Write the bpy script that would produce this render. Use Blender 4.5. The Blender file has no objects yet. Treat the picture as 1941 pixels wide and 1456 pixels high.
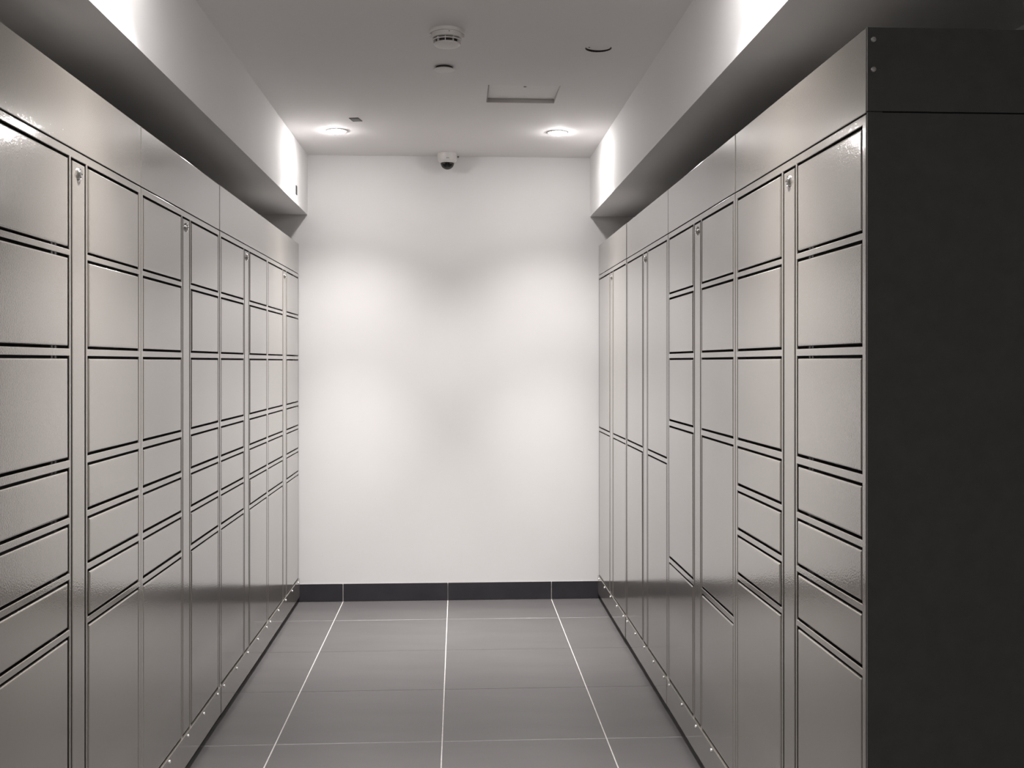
import bpy, bmesh, math, random
from mathutils import Vector, Matrix
from mathutils.geometry import tessellate_polygon

S = bpy.context.scene
C = S.collection
R = math.radians
rnd = random.Random(7)

# ------------------------------------------------------------------ camera
F = 1964.0                                   # focal length in pixels of a 1941 px wide frame
cam_d = bpy.data.cameras.new('camera')
cam_d.sensor_width = 36.0
cam_d.lens = F / 1941.0 * 36.0
cam_d.shift_y = -42.0 / 1941.0
cam_d.clip_start = 0.02
cam = bpy.data.objects.new('camera', cam_d)
C.objects.link(cam)
cam.location = (0, 0, 1.37)
cam.rotation_euler = (R(90), 0, -R(3.0166))
S.camera = cam

# ------------------------------------------------------------------ world, exposure
W = bpy.data.worlds.new('world')
S.world = W
W.use_nodes = True
W.node_tree.nodes['Background'].inputs['Color'].default_value = (0.02, 0.02, 0.02, 1)
W.node_tree.nodes['Background'].inputs['Strength'].default_value = 0.3
S.view_settings.view_transform = 'Standard'
S.view_settings.look = 'None'
S.view_settings.gamma = 1.0
S.view_settings.use_curve_mapping = False
S.view_settings.exposure = 0.2
LAMP_BEAM, LAMP_SPILL = 265.0, 122.0         # narrow beam and wide spill of every recessed downlight
LAMP_COL = (1.0, 0.962, 0.95)

# ------------------------------------------------------------------ measures (metres)
YB = 5.972                                   # back wall
YF = -2.2                                    # wall behind the camera
XWL, XWR = -1.49, 1.41                       # side walls behind the lockers
XL, XR = -0.9025, 0.8217                     # locker fronts
ZC = 2.552                                   # ceiling
ZS = 2.211                                   # soffit underside
SXL, SXR = -0.855, 0.768                     # soffit faces
LAMPS = [(-0.612, 5.335), (0.512, 5.315), (-0.612, 2.56), (0.512, 2.56), (-0.05, -0.9)]
LAMP_LEVEL = [1.0, 1.0, 1.0, 1.0, 0.75]      # last one is an added unseen lamp, dimmed, to brighten the end panel

# ------------------------------------------------------------------ materials
def new_mat(name):
    m = bpy.data.materials.new(name)
    m.use_nodes = True
    return m, m.node_tree.nodes, m.node_tree.links, m.node_tree.nodes['Principled BSDF']

def plain(name, col, rough=0.5, metal=0.0, spec=0.5):
    m, n, l, b = new_mat(name)
    b.inputs['Base Color'].default_value = (*col, 1)
    b.inputs['Roughness'].default_value = rough
    b.inputs['Metallic'].default_value = metal
    b.inputs['Specular IOR Level'].default_value = spec
    return m

def noisy(name, ca, cb, scale, rough=0.6, metal=0.0, spec=0.5, bump=0.0, bscale=200.0, bdist=0.001, stretch=(1, 1, 1)):
    m, n, l, b = new_mat(name)
    tc = n.new('ShaderNodeTexCoord')
    mp = n.new('ShaderNodeMapping')
    mp.inputs['Scale'].default_value = stretch
    l.new(tc.outputs['Object'], mp.inputs['Vector'])
    t = n.new('ShaderNodeTexNoise')
    t.inputs['Scale'].default_value = scale
    t.inputs['Detail'].default_value = 4
    l.new(mp.outputs['Vector'], t.inputs['Vector'])
    r = n.new('ShaderNodeValToRGB')
    r.color_ramp.elements[0].position = 0.3
    r.color_ramp.elements[1].position = 0.7
    r.color_ramp.elements[0].color = (*ca, 1)
    r.color_ramp.elements[1].color = (*cb, 1)
    l.new(t.outputs['Fac'], r.inputs['Fac'])
    l.new(r.outputs['Color'], b.inputs['Base Color'])
    b.inputs['Roughness'].default_value = rough
    b.inputs['Metallic'].default_value = metal
    b.inputs['Specular IOR Level'].default_value = spec
    if bump:
        t2 = n.new('ShaderNodeTexNoise')
        t2.inputs['Scale'].default_value = bscale
        t2.inputs['Detail'].default_value = 2
        l.new(tc.outputs['Object'], t2.inputs['Vector'])
        bp = n.new('ShaderNodeBump')
        bp.inputs['Strength'].default_value = bump
        bp.inputs['Distance'].default_value = bdist
        l.new(t2.outputs['Fac'], bp.inputs['Height'])
        l.new(bp.outputs['Normal'], b.inputs['Normal'])
    return m

M = {}
M['wall'] = noisy('white_wall_paint', (0.75, 0.742, 0.738), (0.77, 0.762, 0.758), 3.0, 0.75, spec=0.25, bump=0.06, bscale=260, bdist=0.0006)
M['ceiling'] = noisy('ceiling_paint', (0.80, 0.785, 0.78), (0.82, 0.805, 0.80), 2.0, 0.8, spec=0.2, bump=0.05, bscale=220, bdist=0.0006)
M['tile'] = noisy('grey_porcelain', (0.078, 0.074, 0.074), (0.093, 0.089, 0.088), 4.0, 0.36, spec=0.5, bump=0.10, bscale=90, bdist=0.0005, stretch=(0.5, 2.2, 1))
M['grout'] = noisy('pale_grout', (0.42, 0.40, 0.39), (0.52, 0.50, 0.48), 40.0, 0.9, spec=0.2)
M['base_tile'] = noisy('charcoal_base_tile', (0.024, 0.023, 0.028), (0.034, 0.032, 0.038), 9.0, 0.42, spec=0.5)
M['dark'] = plain('dark_interior', (0.012, 0.011, 0.011), 0.8)  # near-black colour stands in for the shade behind the door gaps
M['side'] = noisy('charcoal_side_panel', (0.118, 0.120, 0.115), (0.132, 0.134, 0.129), 30.0, 0.55, spec=0.35, bump=0.1, bscale=400, bdist=0.0004)  # the unlit look of the locker ends is put into this darker tone
M['chrome'] = plain('chrome', (0.75, 0.74, 0.72), 0.18, 1.0)
M['steel'] = plain('screw_steel', (0.78, 0.76, 0.73), 0.35, 0.55)
M['black'] = plain('black_plastic', (0.012, 0.012, 0.012), 0.35)
M['plastic'] = plain('white_plastic', (0.68, 0.66, 0.64), 0.4)
M['cam_white'] = plain('camera_housing', (0.66, 0.64, 0.62), 0.35)
M['dome'] = plain('smoked_dome', (0.006, 0.006, 0.006), 0.06)
M['grey'] = plain('grey_plate', (0.13, 0.13, 0.12), 0.5)
M['trim'] = plain('downlight_trim', (0.62, 0.60, 0.58), 0.45)

def locker_paint():
    m, n, l, b = new_mat('taupe_metallic_paint')
    b.inputs['Base Color'].default_value = (0.212, 0.195, 0.172, 1)
    b.inputs['Metallic'].default_value = 0.30
    b.inputs['Roughness'].default_value = 0.24
    b.inputs['Coat Weight'].default_value = 1.0
    b.inputs['Coat Roughness'].default_value = 0.07
    b.inputs['Coat IOR'].default_value = 1.9
    tc = n.new('ShaderNodeTexCoord')
    t = n.new('ShaderNodeTexNoise')                # orange-peel of the powder coat
    t.inputs['Scale'].default_value = 240
    t.inputs['Detail'].default_value = 1.5
    l.new(tc.outputs['Object'], t.inputs['Vector'])
    bp = n.new('ShaderNodeBump')
    bp.inputs['Strength'].default_value = 0.38
    bp.inputs['Distance'].default_value = 0.0004
    l.new(t.outputs['Fac'], bp.inputs['Height'])
    t2 = n.new('ShaderNodeTexNoise')               # slow waviness of the sheet metal
    t2.inputs['Scale'].default_value = 2.6
    t2.inputs['Detail'].default_value = 1
    l.new(tc.outputs['Object'], t2.inputs['Vector'])
    bp2 = n.new('ShaderNodeBump')
    bp2.inputs['Strength'].default_value = 0.3
    bp2.inputs['Distance'].default_value = 0.004
    l.new(t2.outputs['Fac'], bp2.inputs['Height'])
    l.new(bp2.outputs['Normal'], bp.inputs['Normal'])
    l.new(bp.outputs['Normal'], b.inputs['Normal'])
    l.new(bp.outputs['Normal'], b.inputs['Coat Normal'])
    return m
M['paint'] = locker_paint()

def emitter(name, col, strength):
    m = bpy.data.materials.new(name)
    m.use_nodes = True
    n = m.node_tree.nodes
    n.remove(n['Principled BSDF'])
    e = n.new('ShaderNodeEmission')
    e.inputs['Color'].default_value = (*col, 1)
    e.inputs['Strength'].default_value = strength
    m.node_tree.links.new(e.outputs[0], n['Material Output'].inputs['Surface'])
    return m
M['lens'] = emitter('lamp_lens', LAMP_COL, 345.0)

# ------------------------------------------------------------------ mesh helpers
def mesh_of(bm, name, mat, smooth=False):
    bmesh.ops.recalc_face_normals(bm, faces=bm.faces)
    me = bpy.data.meshes.new(name)
    bm.to_mesh(me)
    bm.free()
    me.materials.append(M[mat])
    if smooth:
        for p in me.polygons:
            p.use_smooth = True
        me.set_sharp_from_angle(angle=R(35))
    return me

def obj(name, me, parent=None, loc=(0, 0, 0), rot=(0, 0, 0)):
    o = bpy.data.objects.new(name, me)
    C.objects.link(o)
    o.location = loc
    o.rotation_euler = rot
    if parent:
        o.parent = parent
    return o

def tag(o, label, cat=None, group=None, kind=None):
    o['label'] = label
    if cat: o['category'] = cat
    if group: o['group'] = group
    if kind: o['kind'] = kind
    return o

def thing(name, label, cat, loc=(0, 0, 0), rot=(0, 0, 0), group=None):
    return tag(obj(name, None, None, loc, rot), label, cat, group)

def struct(o, label=None):
    o['kind'] = 'structure'
    if label: o['label'] = label
    return o

def box(bm, x0, x1, y0, y1, z0, z1):
    r = bmesh.ops.create_cube(bm, size=1.0)
    for v in r['verts']:
        v.co = Vector(((x0 + x1) / 2 + v.co.x * (x1 - x0), (y0 + y1) / 2 + v.co.y * (y1 - y0), (z0 + z1) / 2 + v.co.z * (z1 - z0)))
    return r['verts']

def box_mesh(name, mat, *d, bevel=0.0):
    bm = bmesh.new()
    box(bm, *d)
    if bevel:
        bmesh.ops.bevel(bm, geom=bm.edges[:], offset=bevel, segments=2, profile=0.5, affect='EDGES')
    return mesh_of(bm, name, mat)

def loft(bm, rings, cap0=True, cap1=True):
    vs = [[bm.verts.new(p) for p in r] for r in rings]
    k = len(vs[0])
    for a, b in zip(vs, vs[1:]):
        for i in range(k):
            bm.faces.new((a[i], a[(i + 1) % k], b[(i + 1) % k], b[i]))
    if cap0: bm.faces.new(vs[0])
    if cap1: bm.faces.new(vs[-1])

def lathe_mesh(name, mat, prof, seg=32, cap0=True, cap1=True, smooth=True):
    """profile of (radius, z) turned about z"""
    bm = bmesh.new()
    rings = [[(r * math.cos(2 * math.pi * i / seg), r * math.sin(2 * math.pi * i / seg), z) for i in range(seg)] for r, z in prof]
    loft(bm, rings, cap0, cap1)
    return mesh_of(bm, name, mat, smooth)

def panel_mesh(name, mat, u0, u1, z0, z1, t=0.016, r=0.003, n1=0.0):
    """sheet-metal panel in the (u, z) plane, front at n = n1, front edges rolled over with radius r; x is the outward normal"""
    bm = bmesh.new()
    rings = []
    for n, i in ((n1 - t, 0), (n1 - r, 0), (n1 - 0.62 * r, 0.08 * r), (n1 - 0.29 * r, 0.29 * r), (n1 - 0.08 * r, 0.62 * r), (n1, r)):
        rings.append([(n, u0 + i, z0 + i), (n, u1 - i, z0 + i), (n, u1 - i, z1 - i), (n, u0 + i, z1 - i)])
    loft(bm, rings)
    return mesh_of(bm, name, mat)

# ------------------------------------------------------------------ the room
def circle(cx, cy, r, seg=28):
    return [(cx + r * math.cos(2 * math.pi * i / seg), cy + r * math.sin(2 * math.pi * i / seg)) for i in range(seg)]

# floor: grout bed, then each porcelain tile
floor = struct(obj('floor', box_mesh('floor', 'grout', XWL, XWR, YF, YB, -0.06, -0.0015)), 'pale grout bed of the dark grey tiled floor')
XLINES = [XWL, -1.2505, -0.6525, -0.0550, 0.5425, 1.1400, XWR]
YL = [5.5255 - 0.5925 * k for k in range(0, 14)]
YLINES = sorted([y for y in YL if y > YF + 0.05] + [YF, YB])
G = 0.0023
tile_cache = {}
for i in range(len(XLINES) - 1):
    for j in range(len(YLINES) - 1):
        w = XLINES[i + 1] - XLINES[i] - 2 * G
        d = YLINES[j + 1] - YLINES[j] - 2 * G
        key = (round(w, 4), round(d, 4))
        if key not in tile_cache:
            bm = bmesh.new()
            rr = []
            for z, k in ((-0.009, 0), (-0.001, 0), (0, 0.001)):
                rr.append([(-w / 2 + k, -d / 2 + k, z), (w / 2 - k, -d / 2 + k, z), (w / 2 - k, d / 2 - k, z), (-w / 2 + k, d / 2 - k, z)])
            loft(bm, rr)
            tile_cache[key] = mesh_of(bm, 'floor_tile', 'tile')
        obj('floor_tile', tile_cache[key], floor, ((XLINES[i] + XLINES[i + 1]) / 2, (YLINES[j] + YLINES[j + 1]) / 2, 0))

struct(obj('wall_back', box_mesh('wall_back', 'wall', XWL - 0.1, XWR + 0.1, YB, YB + 0.1, -0.06, ZC + 0.1)), 'plain white end wall of the locker aisle')
struct(obj('wall_left', box_mesh('wall_left', 'wall', XWL - 0.1, XWL, YF - 0.1, YB, -0.06, ZC + 0.1)), 'white side wall behind the left lockers')
struct(obj('wall_right', box_mesh('wall_right', 'wall', XWR, XWR + 0.1, YF - 0.1, YB, -0.06, ZC + 0.1)), 'white side wall behind the right lockers')
struct(obj('wall_front', box_mesh('wall_front', 'wall', XWL, XWR, YF - 0.1, YF, -0.06, ZC + 0.1)), 'white wall behind the viewer')

# ceiling slab with real openings: access hatch, recessed cover, downlights
HATCH = (0.130, 0.442, 4.420, 4.722)
COVER = (0.531, 3.885, 0.050)
LAMP_R = 0.043
holes = [[(HATCH[0], HATCH[2]), (HATCH[0], HATCH[3]), (HATCH[1], HATCH[3]), (HATCH[1], HATCH[2])], circle(*COVER)]
holes += [circle(x, y, LAMP_R) for x, y in LAMPS]
outer = [(XWL, YF), (XWR, YF), (XWR, YB), (XWL, YB)]
loops = [outer] + holes
bm = bmesh.new()
flat = [p for lp in loops for p in lp]
tris = tessellate_polygon([[Vector((x, y, 0)) for x, y in lp] for lp in loops])
low = [bm.verts.new((x, y, ZC)) for x, y in flat]
for t in tris:
    try: bm.faces.new([low[k] for k in t])
    except ValueError: pass
top = [bm.verts.new((x, y, ZC + 0.09)) for x, y in flat]
k = 0
for lp in loops:
    for i in range(len(lp)):
        a, b = k + i, k + (i + 1) % len(lp)
        bm.faces.new((low[a], low[b], top[b], top[a]))
    k += len(lp)
bm.faces.new(top[0:4])
struct(obj('ceiling', mesh_of(bm, 'ceiling', 'ceiling')), 'white plasterboard ceiling between the two soffits')

s1 = struct(obj('soffit', box_mesh('soffit', 'wall', XWL, SXL, YF, YB, ZS, ZC, bevel=0.0)), 'white boxed soffit over the left lockers')
s2 = struct(obj('soffit', box_mesh('soffit', 'wall', SXR, XWR, YF, YB, ZS, ZC, bevel=0.0)), 'white boxed soffit over the right lockers')

# charcoal tile skirting on the back wall
bb = struct(obj('baseboard_back', box_mesh('baseboard_back', 'grout', XWL, XWR, YB - 0.006, YB, 0, 0.0985)), 'charcoal tile skirting with pale joints along the end wall')
for a, b in zip(XLINES, XLINES[1:]):
    obj('skirting_tile', box_mesh('skirting_tile', 'base_tile', a + 0.0022, b - 0.0022, YB - 0.0105, YB - 0.0055, 0.003, 0.101, bevel=0.0008), bb)

# ------------------------------------------------------------------ lockers
Z_DOOR_TOP, Z_DOOR_BOT = 1.847, 0.137
ROWS_SIX = [(1.635, 1.847), (1.404, 1.615), (1.144, 1.381), (1.010, 1.120), (0.880, 0.989), (0.749, 0.859), (0.137, 0.728)]
ROWS_TALL = [(0.992, 1.847), (0.137, 0.969)]
ROWS_MIX = [(1.635, 1.847), (1.404, 1.615), (1.144, 1.381), (0.612, 1.120), (0.137, 0.589)]
GAP = 0.0060                                  # horizontal joint
GL, GH = 0.0090, 0.0042                       # latch-side and hinge-side joints
FR = 0.0030                                   # thickness of the face frame
DEPTH = 0.56
lock_ring = lathe_mesh('lock_ring', 'chrome', [(0.0155, 0), (0.0155, 0.002), (0.0135, 0.0045), (0.0115, 0.0045), (0.0105, 0.0025)], 28, True, True)
lock_plug = lathe_mesh('lock_plug', 'chrome', [(0.0098, 0.0), (0.0098, 0.0062), (0.0088, 0.0072)], 24)
lock_slot = box_mesh('key_slot', 'black', -0.0012, 0.0012, -0.0055, 0.0055, 0.0068, 0.0076)
screw_me = lathe_mesh('screw', 'steel', [(0.0054, 0), (0.0054, 0.0014), (0.0045, 0.0030), (0.0028, 0.0034), (0.0023, 0.0012)], 16)

def frame_mesh(width, holes):
    us = sorted({0.0009, width - 0.0009} | {h[0] for h in holes} | {h[1] for h in holes})
    zs = sorted({0.1375 - 0.012, 1.8685} | {h[2] for h in holes} | {h[3] for h in holes})
    bm = bmesh.new()
    V = {}
    def v(u, z):
        if (u, z) not in V: V[(u, z)] = bm.verts.new((0, u, z))
        return V[(u, z)]
    for a, b in zip(us, us[1:]):
        for c, d in zip(zs, zs[1:]):
            mu, mz = (a + b) / 2, (c + d) / 2
            if any(h[0] < mu < h[1] and h[2] < mz < h[3] for h in holes): continue
            bm.faces.new((v(a, c), v(b, c), v(b, d), v(a, d)))
    ext = bmesh.ops.extrude_face_region(bm, geom=bm.faces[:])
    for e in ext['geom']:
        if isinstance(e, bmesh.types.BMVert): e.co.x = -FR
    bmesh.ops.recalc_face_normals(bm, faces=bm.faces)
    ed = [e for e in bm.edges if len(e.link_faces) == 2 and e.calc_face_angle() > 1.0 and all(abs(q.co.x) < 1e-6 for q in e.verts)]
    bmesh.ops.bevel(bm, geom=ed, offset=0.0014, segments=2, profile=0.5, affect='EDGES')
    return mesh_of(bm, 'face_frame', 'paint')

def columns(width):
    k = width / 0.985
    return (0.0215 * k, 0.434 * k), (0.4535 * k, 0.5435 * k), (0.5625 * k, 0.9635 * k)

cache = {}
def locker(label, group, width, rows_a, rows_b, loc, rotz, seed):
    """u runs along local y, x is the outward normal; rows_a = column at small u"""
    rr = random.Random(seed)
    t = thing('parcel_locker', label, 'locker', loc, (0, 0, rotz), group)
    ca, st, cb = columns(width)
    key = (width, tuple(rows_a), tuple(rows_b))
    if key not in cache:
        holes = [(ca[0] - GH / 2, ca[1] + GL / 2, z0 - GAP / 2, z1 + GAP / 2) for z0, z1 in rows_a]
        holes += [(cb[0] - GL / 2, cb[1] + GH / 2, z0 - GAP / 2, z1 + GAP / 2) for z0, z1 in rows_b]
        holes += [(st[0] - GL / 2, st[1] + GL / 2, Z_DOOR_BOT - GAP / 2, Z_DOOR_TOP + GAP / 2)]
        d = {'frame': frame_mesh(width, holes)}
        bm = bmesh.new()
        box(bm, -DEPTH, -0.034, 0.001, width - 0.001, 0.036, 2.036)
        box(bm, -DEPTH + 0.02, -0.045, 0.004, width - 0.004, 0.0, 0.040)
        d['body'] = mesh_of(bm, 'carcass', 'dark')
        d['fascia'] = panel_mesh('fascia_panel', 'paint', 0.0009, width - 0.0009, 1.8725, 2.043, t=0.034, r=0.0016)
        d['base'] = panel_mesh('base_plate', 'paint', 0.0009, width - 0.0009, 0.030, 0.1345, t=0.036, r=0.0008, n1=0.0055)
        d['strip'] = panel_mesh('service_strip', 'paint', st[0] + GL / 2, st[1] - GL / 2, Z_DOOR_BOT + GAP / 2, Z_DOOR_TOP - GAP / 2, t=0.0035, r=0.0024)
        cache[key] = d
    d = cache[key]
    obj('carcass', d['body'], t)
    obj('face_frame', d['frame'], t)
    obj('fascia_panel', d['fascia'], t)
    bp = obj('base_plate', d['base'], t)
    for u in (0.047, 0.275, 0.500, 0.718, 0.930):
        obj('screw', screw_me, bp, (0.0055, u * width / 0.985, 0.122), (0, R(90), 0))
    s = obj('service_strip', d['strip'], t)
    lk = obj('cam_lock', lock_ring, s, (0.0, (st[0] + st[1]) / 2, 1.818), (0, R(90), 0))
    lk['label'] = 'round chrome cam lock'
    obj('lock_plug', lock_plug, s, (0.0, (st[0] + st[1]) / 2, 1.818), (0, R(90), 0))
    obj('key_slot', lock_slot, s, (0.0, (st[0] + st[1]) / 2, 1.818), (0, R(90), 0))
    for col, rows, hinge_low in ((ca, rows_a, True), (cb, rows_b, False)):
        w = col[1] - col[0] - GL / 2 - GH / 2
        for z0, z1 in rows:
            hgt = z1 - z0 - GAP
            k2 = ('door', round(w, 4), round(hgt, 4), hinge_low)
            if k2 not in cache:                 # origin at the hinge, door bottom
                a, b = (0, w) if hinge_low else (-w, 0)
                cache[k2] = panel_mesh('locker_door', 'paint', a, b, 0, hgt, t=0.0045, r=0.0042)
            hu = col[0] + GH / 2 if hinge_low else col[1] - GH / 2
            ang = abs(rr.gauss(0, 0.0022))      # how far the door stands open, radians
            ang = min(ang, 0.006) * (-1 if hinge_low else 1)
            tilt = rr.gauss(0, 0.0012)
            o = obj('locker_door', cache[k2], t, (0, hu, z0 + GAP / 2), (0, tilt, ang))
    return t

GLft = 'taupe parcel lockers in the left row'
GRgt = 'taupe parcel lockers in the right row'
WL = 0.985
left_lab = ['taupe metal parcel locker in the left row, nearest the viewer, cut by the frame edge',
            'taupe metal parcel locker in the left row, second from the viewer',
            'taupe metal parcel locker in the left row, third from the viewer',
            'taupe metal parcel locker in the left row, last one against the end wall']
for i, (dx, rz) in enumerate(((0.0, 0.0), (0.0, 0.0015), (0.0, -0.001), (0.0, 0.001))):
    lu = locker(left_lab[i], GLft, WL, ROWS_SIX, ROWS_SIX, (XL + dx, 2.0255 + i * WL, 0), rz, 10 + i)
    if i == 0:
        sp = obj('side_panel', box_mesh('side_panel', 'side', -DEPTH, -0.0015, -0.004, 0.0, 0.03, 1.8715, bevel=0.0008), lu)
        sp['label'] = 'dark charcoal side panel'
        su = obj('upper_side_panel', box_mesh('upper_side_panel', 'side', -DEPTH, -0.0015, -0.004, 0.0, 1.8745, 2.043, bevel=0.0008), lu)
        su['label'] = 'dark charcoal upper side panel'
WR = 0.9805
right_lab = ['taupe locker in the right row nearest the viewer, with a dark charcoal side panel',
             'taupe locker in the right row with three square doors above a tall one per column',
             'taupe locker in the right row with two full tall doors per column, third from viewer',
             'taupe locker in the right row with tall narrow doors, touching the end wall']
rows_r = [(ROWS_SIX, ROWS_SIX), (ROWS_MIX, ROWS_MIX), (ROWS_TALL, ROWS_TALL), (ROWS_TALL, ROWS_TALL)]
right = []
for i, (dx, rz) in enumerate(((0.0, 0.0), (0.0, -0.0012), (-0.002, 0.0012), (-0.004, 0.0))):
    right.append(locker(right_lab[i], GRgt, WR, rows_r[i][0], rows_r[i][1], (XR + dx, 2.046 + (i + 1) * WR, 0), math.pi + rz, 30 + i))

# end panels of the nearest right locker, shade put into their colour (local u = WR is its near end)
t = right[0]
ep = obj('side_panel', box_mesh('side_panel', 'side', -DEPTH, -0.0015, WR, WR + 0.004, 0.03, 1.8715, bevel=0.0008), t)
ep['label'] = 'dark charcoal side panel'
eu = obj('upper_side_panel', box_mesh('upper_side_panel', 'side', -DEPTH, -0.0015, WR, WR + 0.004, 1.8745, 2.043, bevel=0.0008), t)
eu['label'] = 'dark charcoal upper side panel with two screws'
for z in (2.018, 1.958):
    obj('screw', screw_me, eu, (-0.0135, WR + 0.004, z), (R(-90), 0, 0))

# ------------------------------------------------------------------ ceiling fittings
lamp_lab = ['round recessed downlight glowing at the left end of the ceiling, by the end wall',
            'round recessed downlight glowing at the right end of the ceiling, by the end wall',
            'round recessed downlight in the ceiling beside the left soffit, nearer the viewer',
            'round recessed downlight in the ceiling beside the right soffit, nearer the viewer',
            'dimmed round recessed downlight in the ceiling behind the viewer']
trim_me = lathe_mesh('trim_ring', 'trim', [(0.040, 0.012), (0.040, -0.001), (0.043, -0.004), (0.052, -0.003), (0.0545, 0.0), (0.0435, 0.0), (0.0415, 0.012)], 36, False, False)
can_me = lathe_mesh('lamp_can', 'trim', [(0.0400, 0.012), (0.0395, 0.055), (0.0405, 0.055), (0.0412, 0.012)], 36, False, False)
lens_me = lathe_mesh('lamp_lens', 'lens', [(0.0320, 0.006), (0.0320, -0.002), (0.0285, -0.0085), (0.020, -0.0125), (0.008, -0.0145)], 28)
for (x, y), lab, level in zip(LAMPS, lamp_lab, LAMP_LEVEL):
    t = thing('downlight', lab, 'light', (x, y, ZC), group='recessed ceiling downlights')
    obj('trim_ring', trim_me, t)
    obj('lamp_can', can_me, t)
    obj('lamp_lens', lens_me, t, (0.0075 * (1 if x > 0 else -1), 0, 0))
    for nm, energy, cone in (('downlight_beam', LAMP_BEAM, 62), ('downlight_spill', LAMP_SPILL, 108)):
        ld = bpy.data.lights.new(nm, 'SPOT')
        ld.energy = energy * level
        ld.color = LAMP_COL
        ld.shadow_soft_size = 0.03
        ld.spot_size = R(cone)
        ld.spot_blend = 1.0
        lo = bpy.data.objects.new(nm, ld)
        C.objects.link(lo)
        lo.location = (0.0075 * (1 if x > 0 else -1), 0, -0.017)
        lo.parent = t

# smoke detector
t = thing('smoke_detector', 'white round smoke detector with dark vent slots on the ceiling', 'smoke detector', (-0.037, 3.71, ZC))
obj('base', lathe_mesh('base', 'plastic', [(0.064, 0), (0.064, -0.009), (0.062, -0.012), (0.055, -0.012)], 40), t)
obj('housing', lathe_mesh('housing', 'plastic', [(0.0565, -0.010), (0.0555, -0.022), (0.0530, -0.0275), (0.0480, -0.0285)], 40), t)
obj('vent_core', lathe_mesh('vent_core', 'black', [(0.041, -0.027), (0.040, -0.049)], 32), t)
obj('vent_ring', lathe_mesh('vent_ring', 'plastic', [(0.0475, -0.0340), (0.0515, -0.0340), (0.0505, -0.0370), (0.0475, -0.0370), (0.0475, -0.0340)], 40, False, False), t)
obj('cap', lathe_mesh('cap', 'plastic', [(0.0465, -0.0455), (0.0470, -0.0475), (0.044, -0.0520), (0.034, -0.0555), (0.015, -0.0575)], 40), t)
for k in range(10):
    a = 2 * math.pi * (k + 0.3) / 10
    bm = bmesh.new()
    box(bm, 0.0405, 0.0495, -0.0010, 0.0010, -0.047, -0.0275)
    obj('vent_rib', mesh_of(bm, 'vent_rib', 'plastic'), t, (0, 0, 0), (0, 0, a))
obj('indicator', lathe_mesh('indicator', 'black', [(0.0016, 0), (0.0016, 0.0010)], 10), t, (0.0085, -0.0562, -0.0165), (R(90), 0, 0))
for s in (-1, 1):
    bm = bmesh.new()
    box(bm, s * 0.0545, s * 0.0615, -0.004, 0.004, -0.022, -0.011)
    obj('side_clip', mesh_of(bm, 'side_clip', 'plastic'), t)

# hanging round cover plate (concealed sprinkler)
t = thing('sprinkler_cover', 'flat white round cover plate just behind the smoke detector', 'sprinkler', (-0.053, 4.165, ZC))
obj('cover_plate', lathe_mesh('cover_plate', 'plastic', [(0.0395, -0.0085), (0.041, -0.0095), (0.041, -0.0115), (0.036, -0.0125)], 36), t)
obj('cover_neck', lathe_mesh('cover_neck', 'black', [(0.034, 0.0), (0.034, -0.009)], 28), t)

# recessed round cover with an open dark edge
t = thing('ceiling_cover', 'round recessed ceiling cover with a dark crescent gap, right of the smoke detector', 'ceiling cover', (COVER[0], COVER[1], ZC))
obj('cover_disc', lathe_mesh('cover_disc', 'ceiling', [(0.0465, 0.0035), (0.0475, 0.0045), (0.0475, 0.0065), (0.046, 0.0075)], 36), t, (-0.001, -0.0012, 0.001), (R(2.6), R(1.5), 0))
obj('cover_well', lathe_mesh('cover_well', 'black', [(0.0499, 0.0008), (0.0499, 0.05), (0.0490, 0.05), (0.0490, 0.0008)], 36, False, False), t)
obj('pin', lathe_mesh('pin', 'black', [(0.003, 0), (0.003, -0.002)], 10), t, (-0.034, 0.005, 0.0058))

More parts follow.
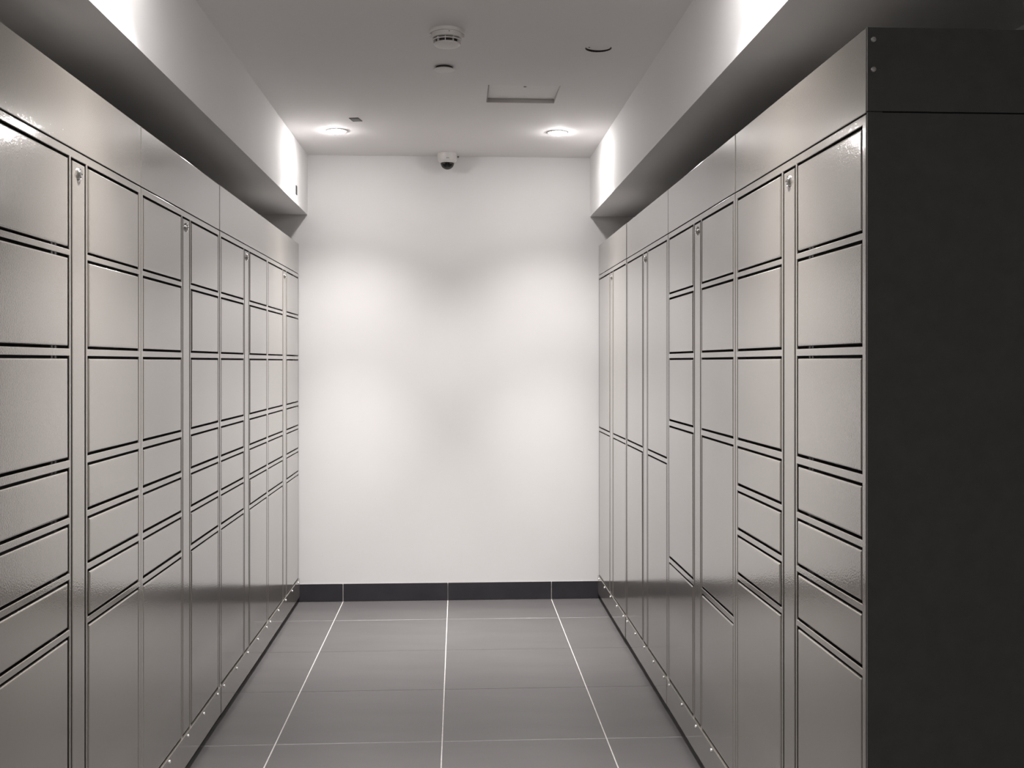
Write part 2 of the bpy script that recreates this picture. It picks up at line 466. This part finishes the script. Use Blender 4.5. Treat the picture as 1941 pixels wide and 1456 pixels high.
# access hatch
t = thing('access_hatch', 'square white access hatch with a small keyhole set into the ceiling', 'hatch', ((HATCH[0] + HATCH[1]) / 2, (HATCH[2] + HATCH[3]) / 2, ZC))
hw, hd = (HATCH[1] - HATCH[0]) / 2, (HATCH[3] - HATCH[2]) / 2
bm = bmesh.new()
for b in ((-hw, -hw + 0.0012, -hd, hd), (hw - 0.0012, hw, -hd, hd), (-hw, hw, -hd, -hd + 0.0012), (-hw, hw, hd - 0.0012, hd)):
    box(bm, *b, 0.0005, 0.045)
obj('hatch_frame', mesh_of(bm, 'hatch_frame', 'plastic'), t)
obj('hatch_door', box_mesh('hatch_door', 'ceiling', -hw + 0.006, hw - 0.002, -hd + 0.003, hd - 0.003, 0.0, 0.012, bevel=0.0008), t, (0, 0, 0.0105), (R(3.2), 0, 0))
obj('keyhole', lathe_mesh('keyhole', 'black', [(0.0065, 0), (0.0065, -0.0015)], 18), t, (0.005, -hd + 0.036, 0.0041), (R(3.2), 0, 0))
obj('gap_strip', box_mesh('gap_strip', 'black', -hw + 0.0013, -hw + 0.0058, -hd + 0.002, hd - 0.002, 0.001, 0.03), t)  # black filler painted as the shade in the open gap beside the door

# small dark square plates
t = thing('sensor_plate', 'small dark grey square plate on the ceiling beside the left downlight', 'plate', (-0.495, 5.083, ZC), (0, 0, R(-11)))
obj('plate_rim', box_mesh('plate_rim', 'black', -0.0235, 0.0235, -0.034, 0.034, -0.003, 0.0), t)
obj('plate_face', box_mesh('plate_face', 'grey', -0.0150, 0.0150, -0.023, 0.023, -0.0036, -0.0028), t)
t = thing('wall_plate', 'tiny black upright plate on the face of the left soffit', 'plate', (SXL, 5.557, 2.282))
obj('plate_face', box_mesh('plate_face', 'black', 0, 0.003, -0.018, 0.018, -0.024, 0.024, bevel=0.001), t)

# dome camera
t = thing('dome_camera', 'white dome security camera with a black bubble above the end wall', 'camera', (-0.057, 5.895, ZC))
obj('housing', lathe_mesh('housing', 'cam_white', [(0.0560, 0), (0.0570, -0.010), (0.0560, -0.034), (0.0520, -0.044), (0.0440, -0.050), (0.0400, -0.050)], 40), t)
dome = [(0.0390, -0.049)] + [(0.0390 * math.cos(a), -0.053 - 0.037 * math.sin(a)) for a in [R(x) for x in (0, 15, 30, 45, 60, 75, 86)]]
obj('dome', lathe_mesh('dome', 'dome', dome, 40), t)
obj('dome_rim', lathe_mesh('dome_rim', 'cam_white', [(0.0390, -0.048), (0.0440, -0.048), (0.0435, -0.0535), (0.0395, -0.0545)], 40, False, False), t)
lg = obj('name_bar', box_mesh('name_bar', 'black', -0.0055, 0.0105, -0.0010, 0.0010, -0.0012, 0.0012), t, (0, -0.0553, -0.0335))
obj('cable_gland', lathe_mesh('cable_gland', 'grey', [(0.005, 0), (0.005, 0.010), (0.003, 0.010)], 12), t, (0.0560, -0.012, -0.020), (0, R(90), 0))
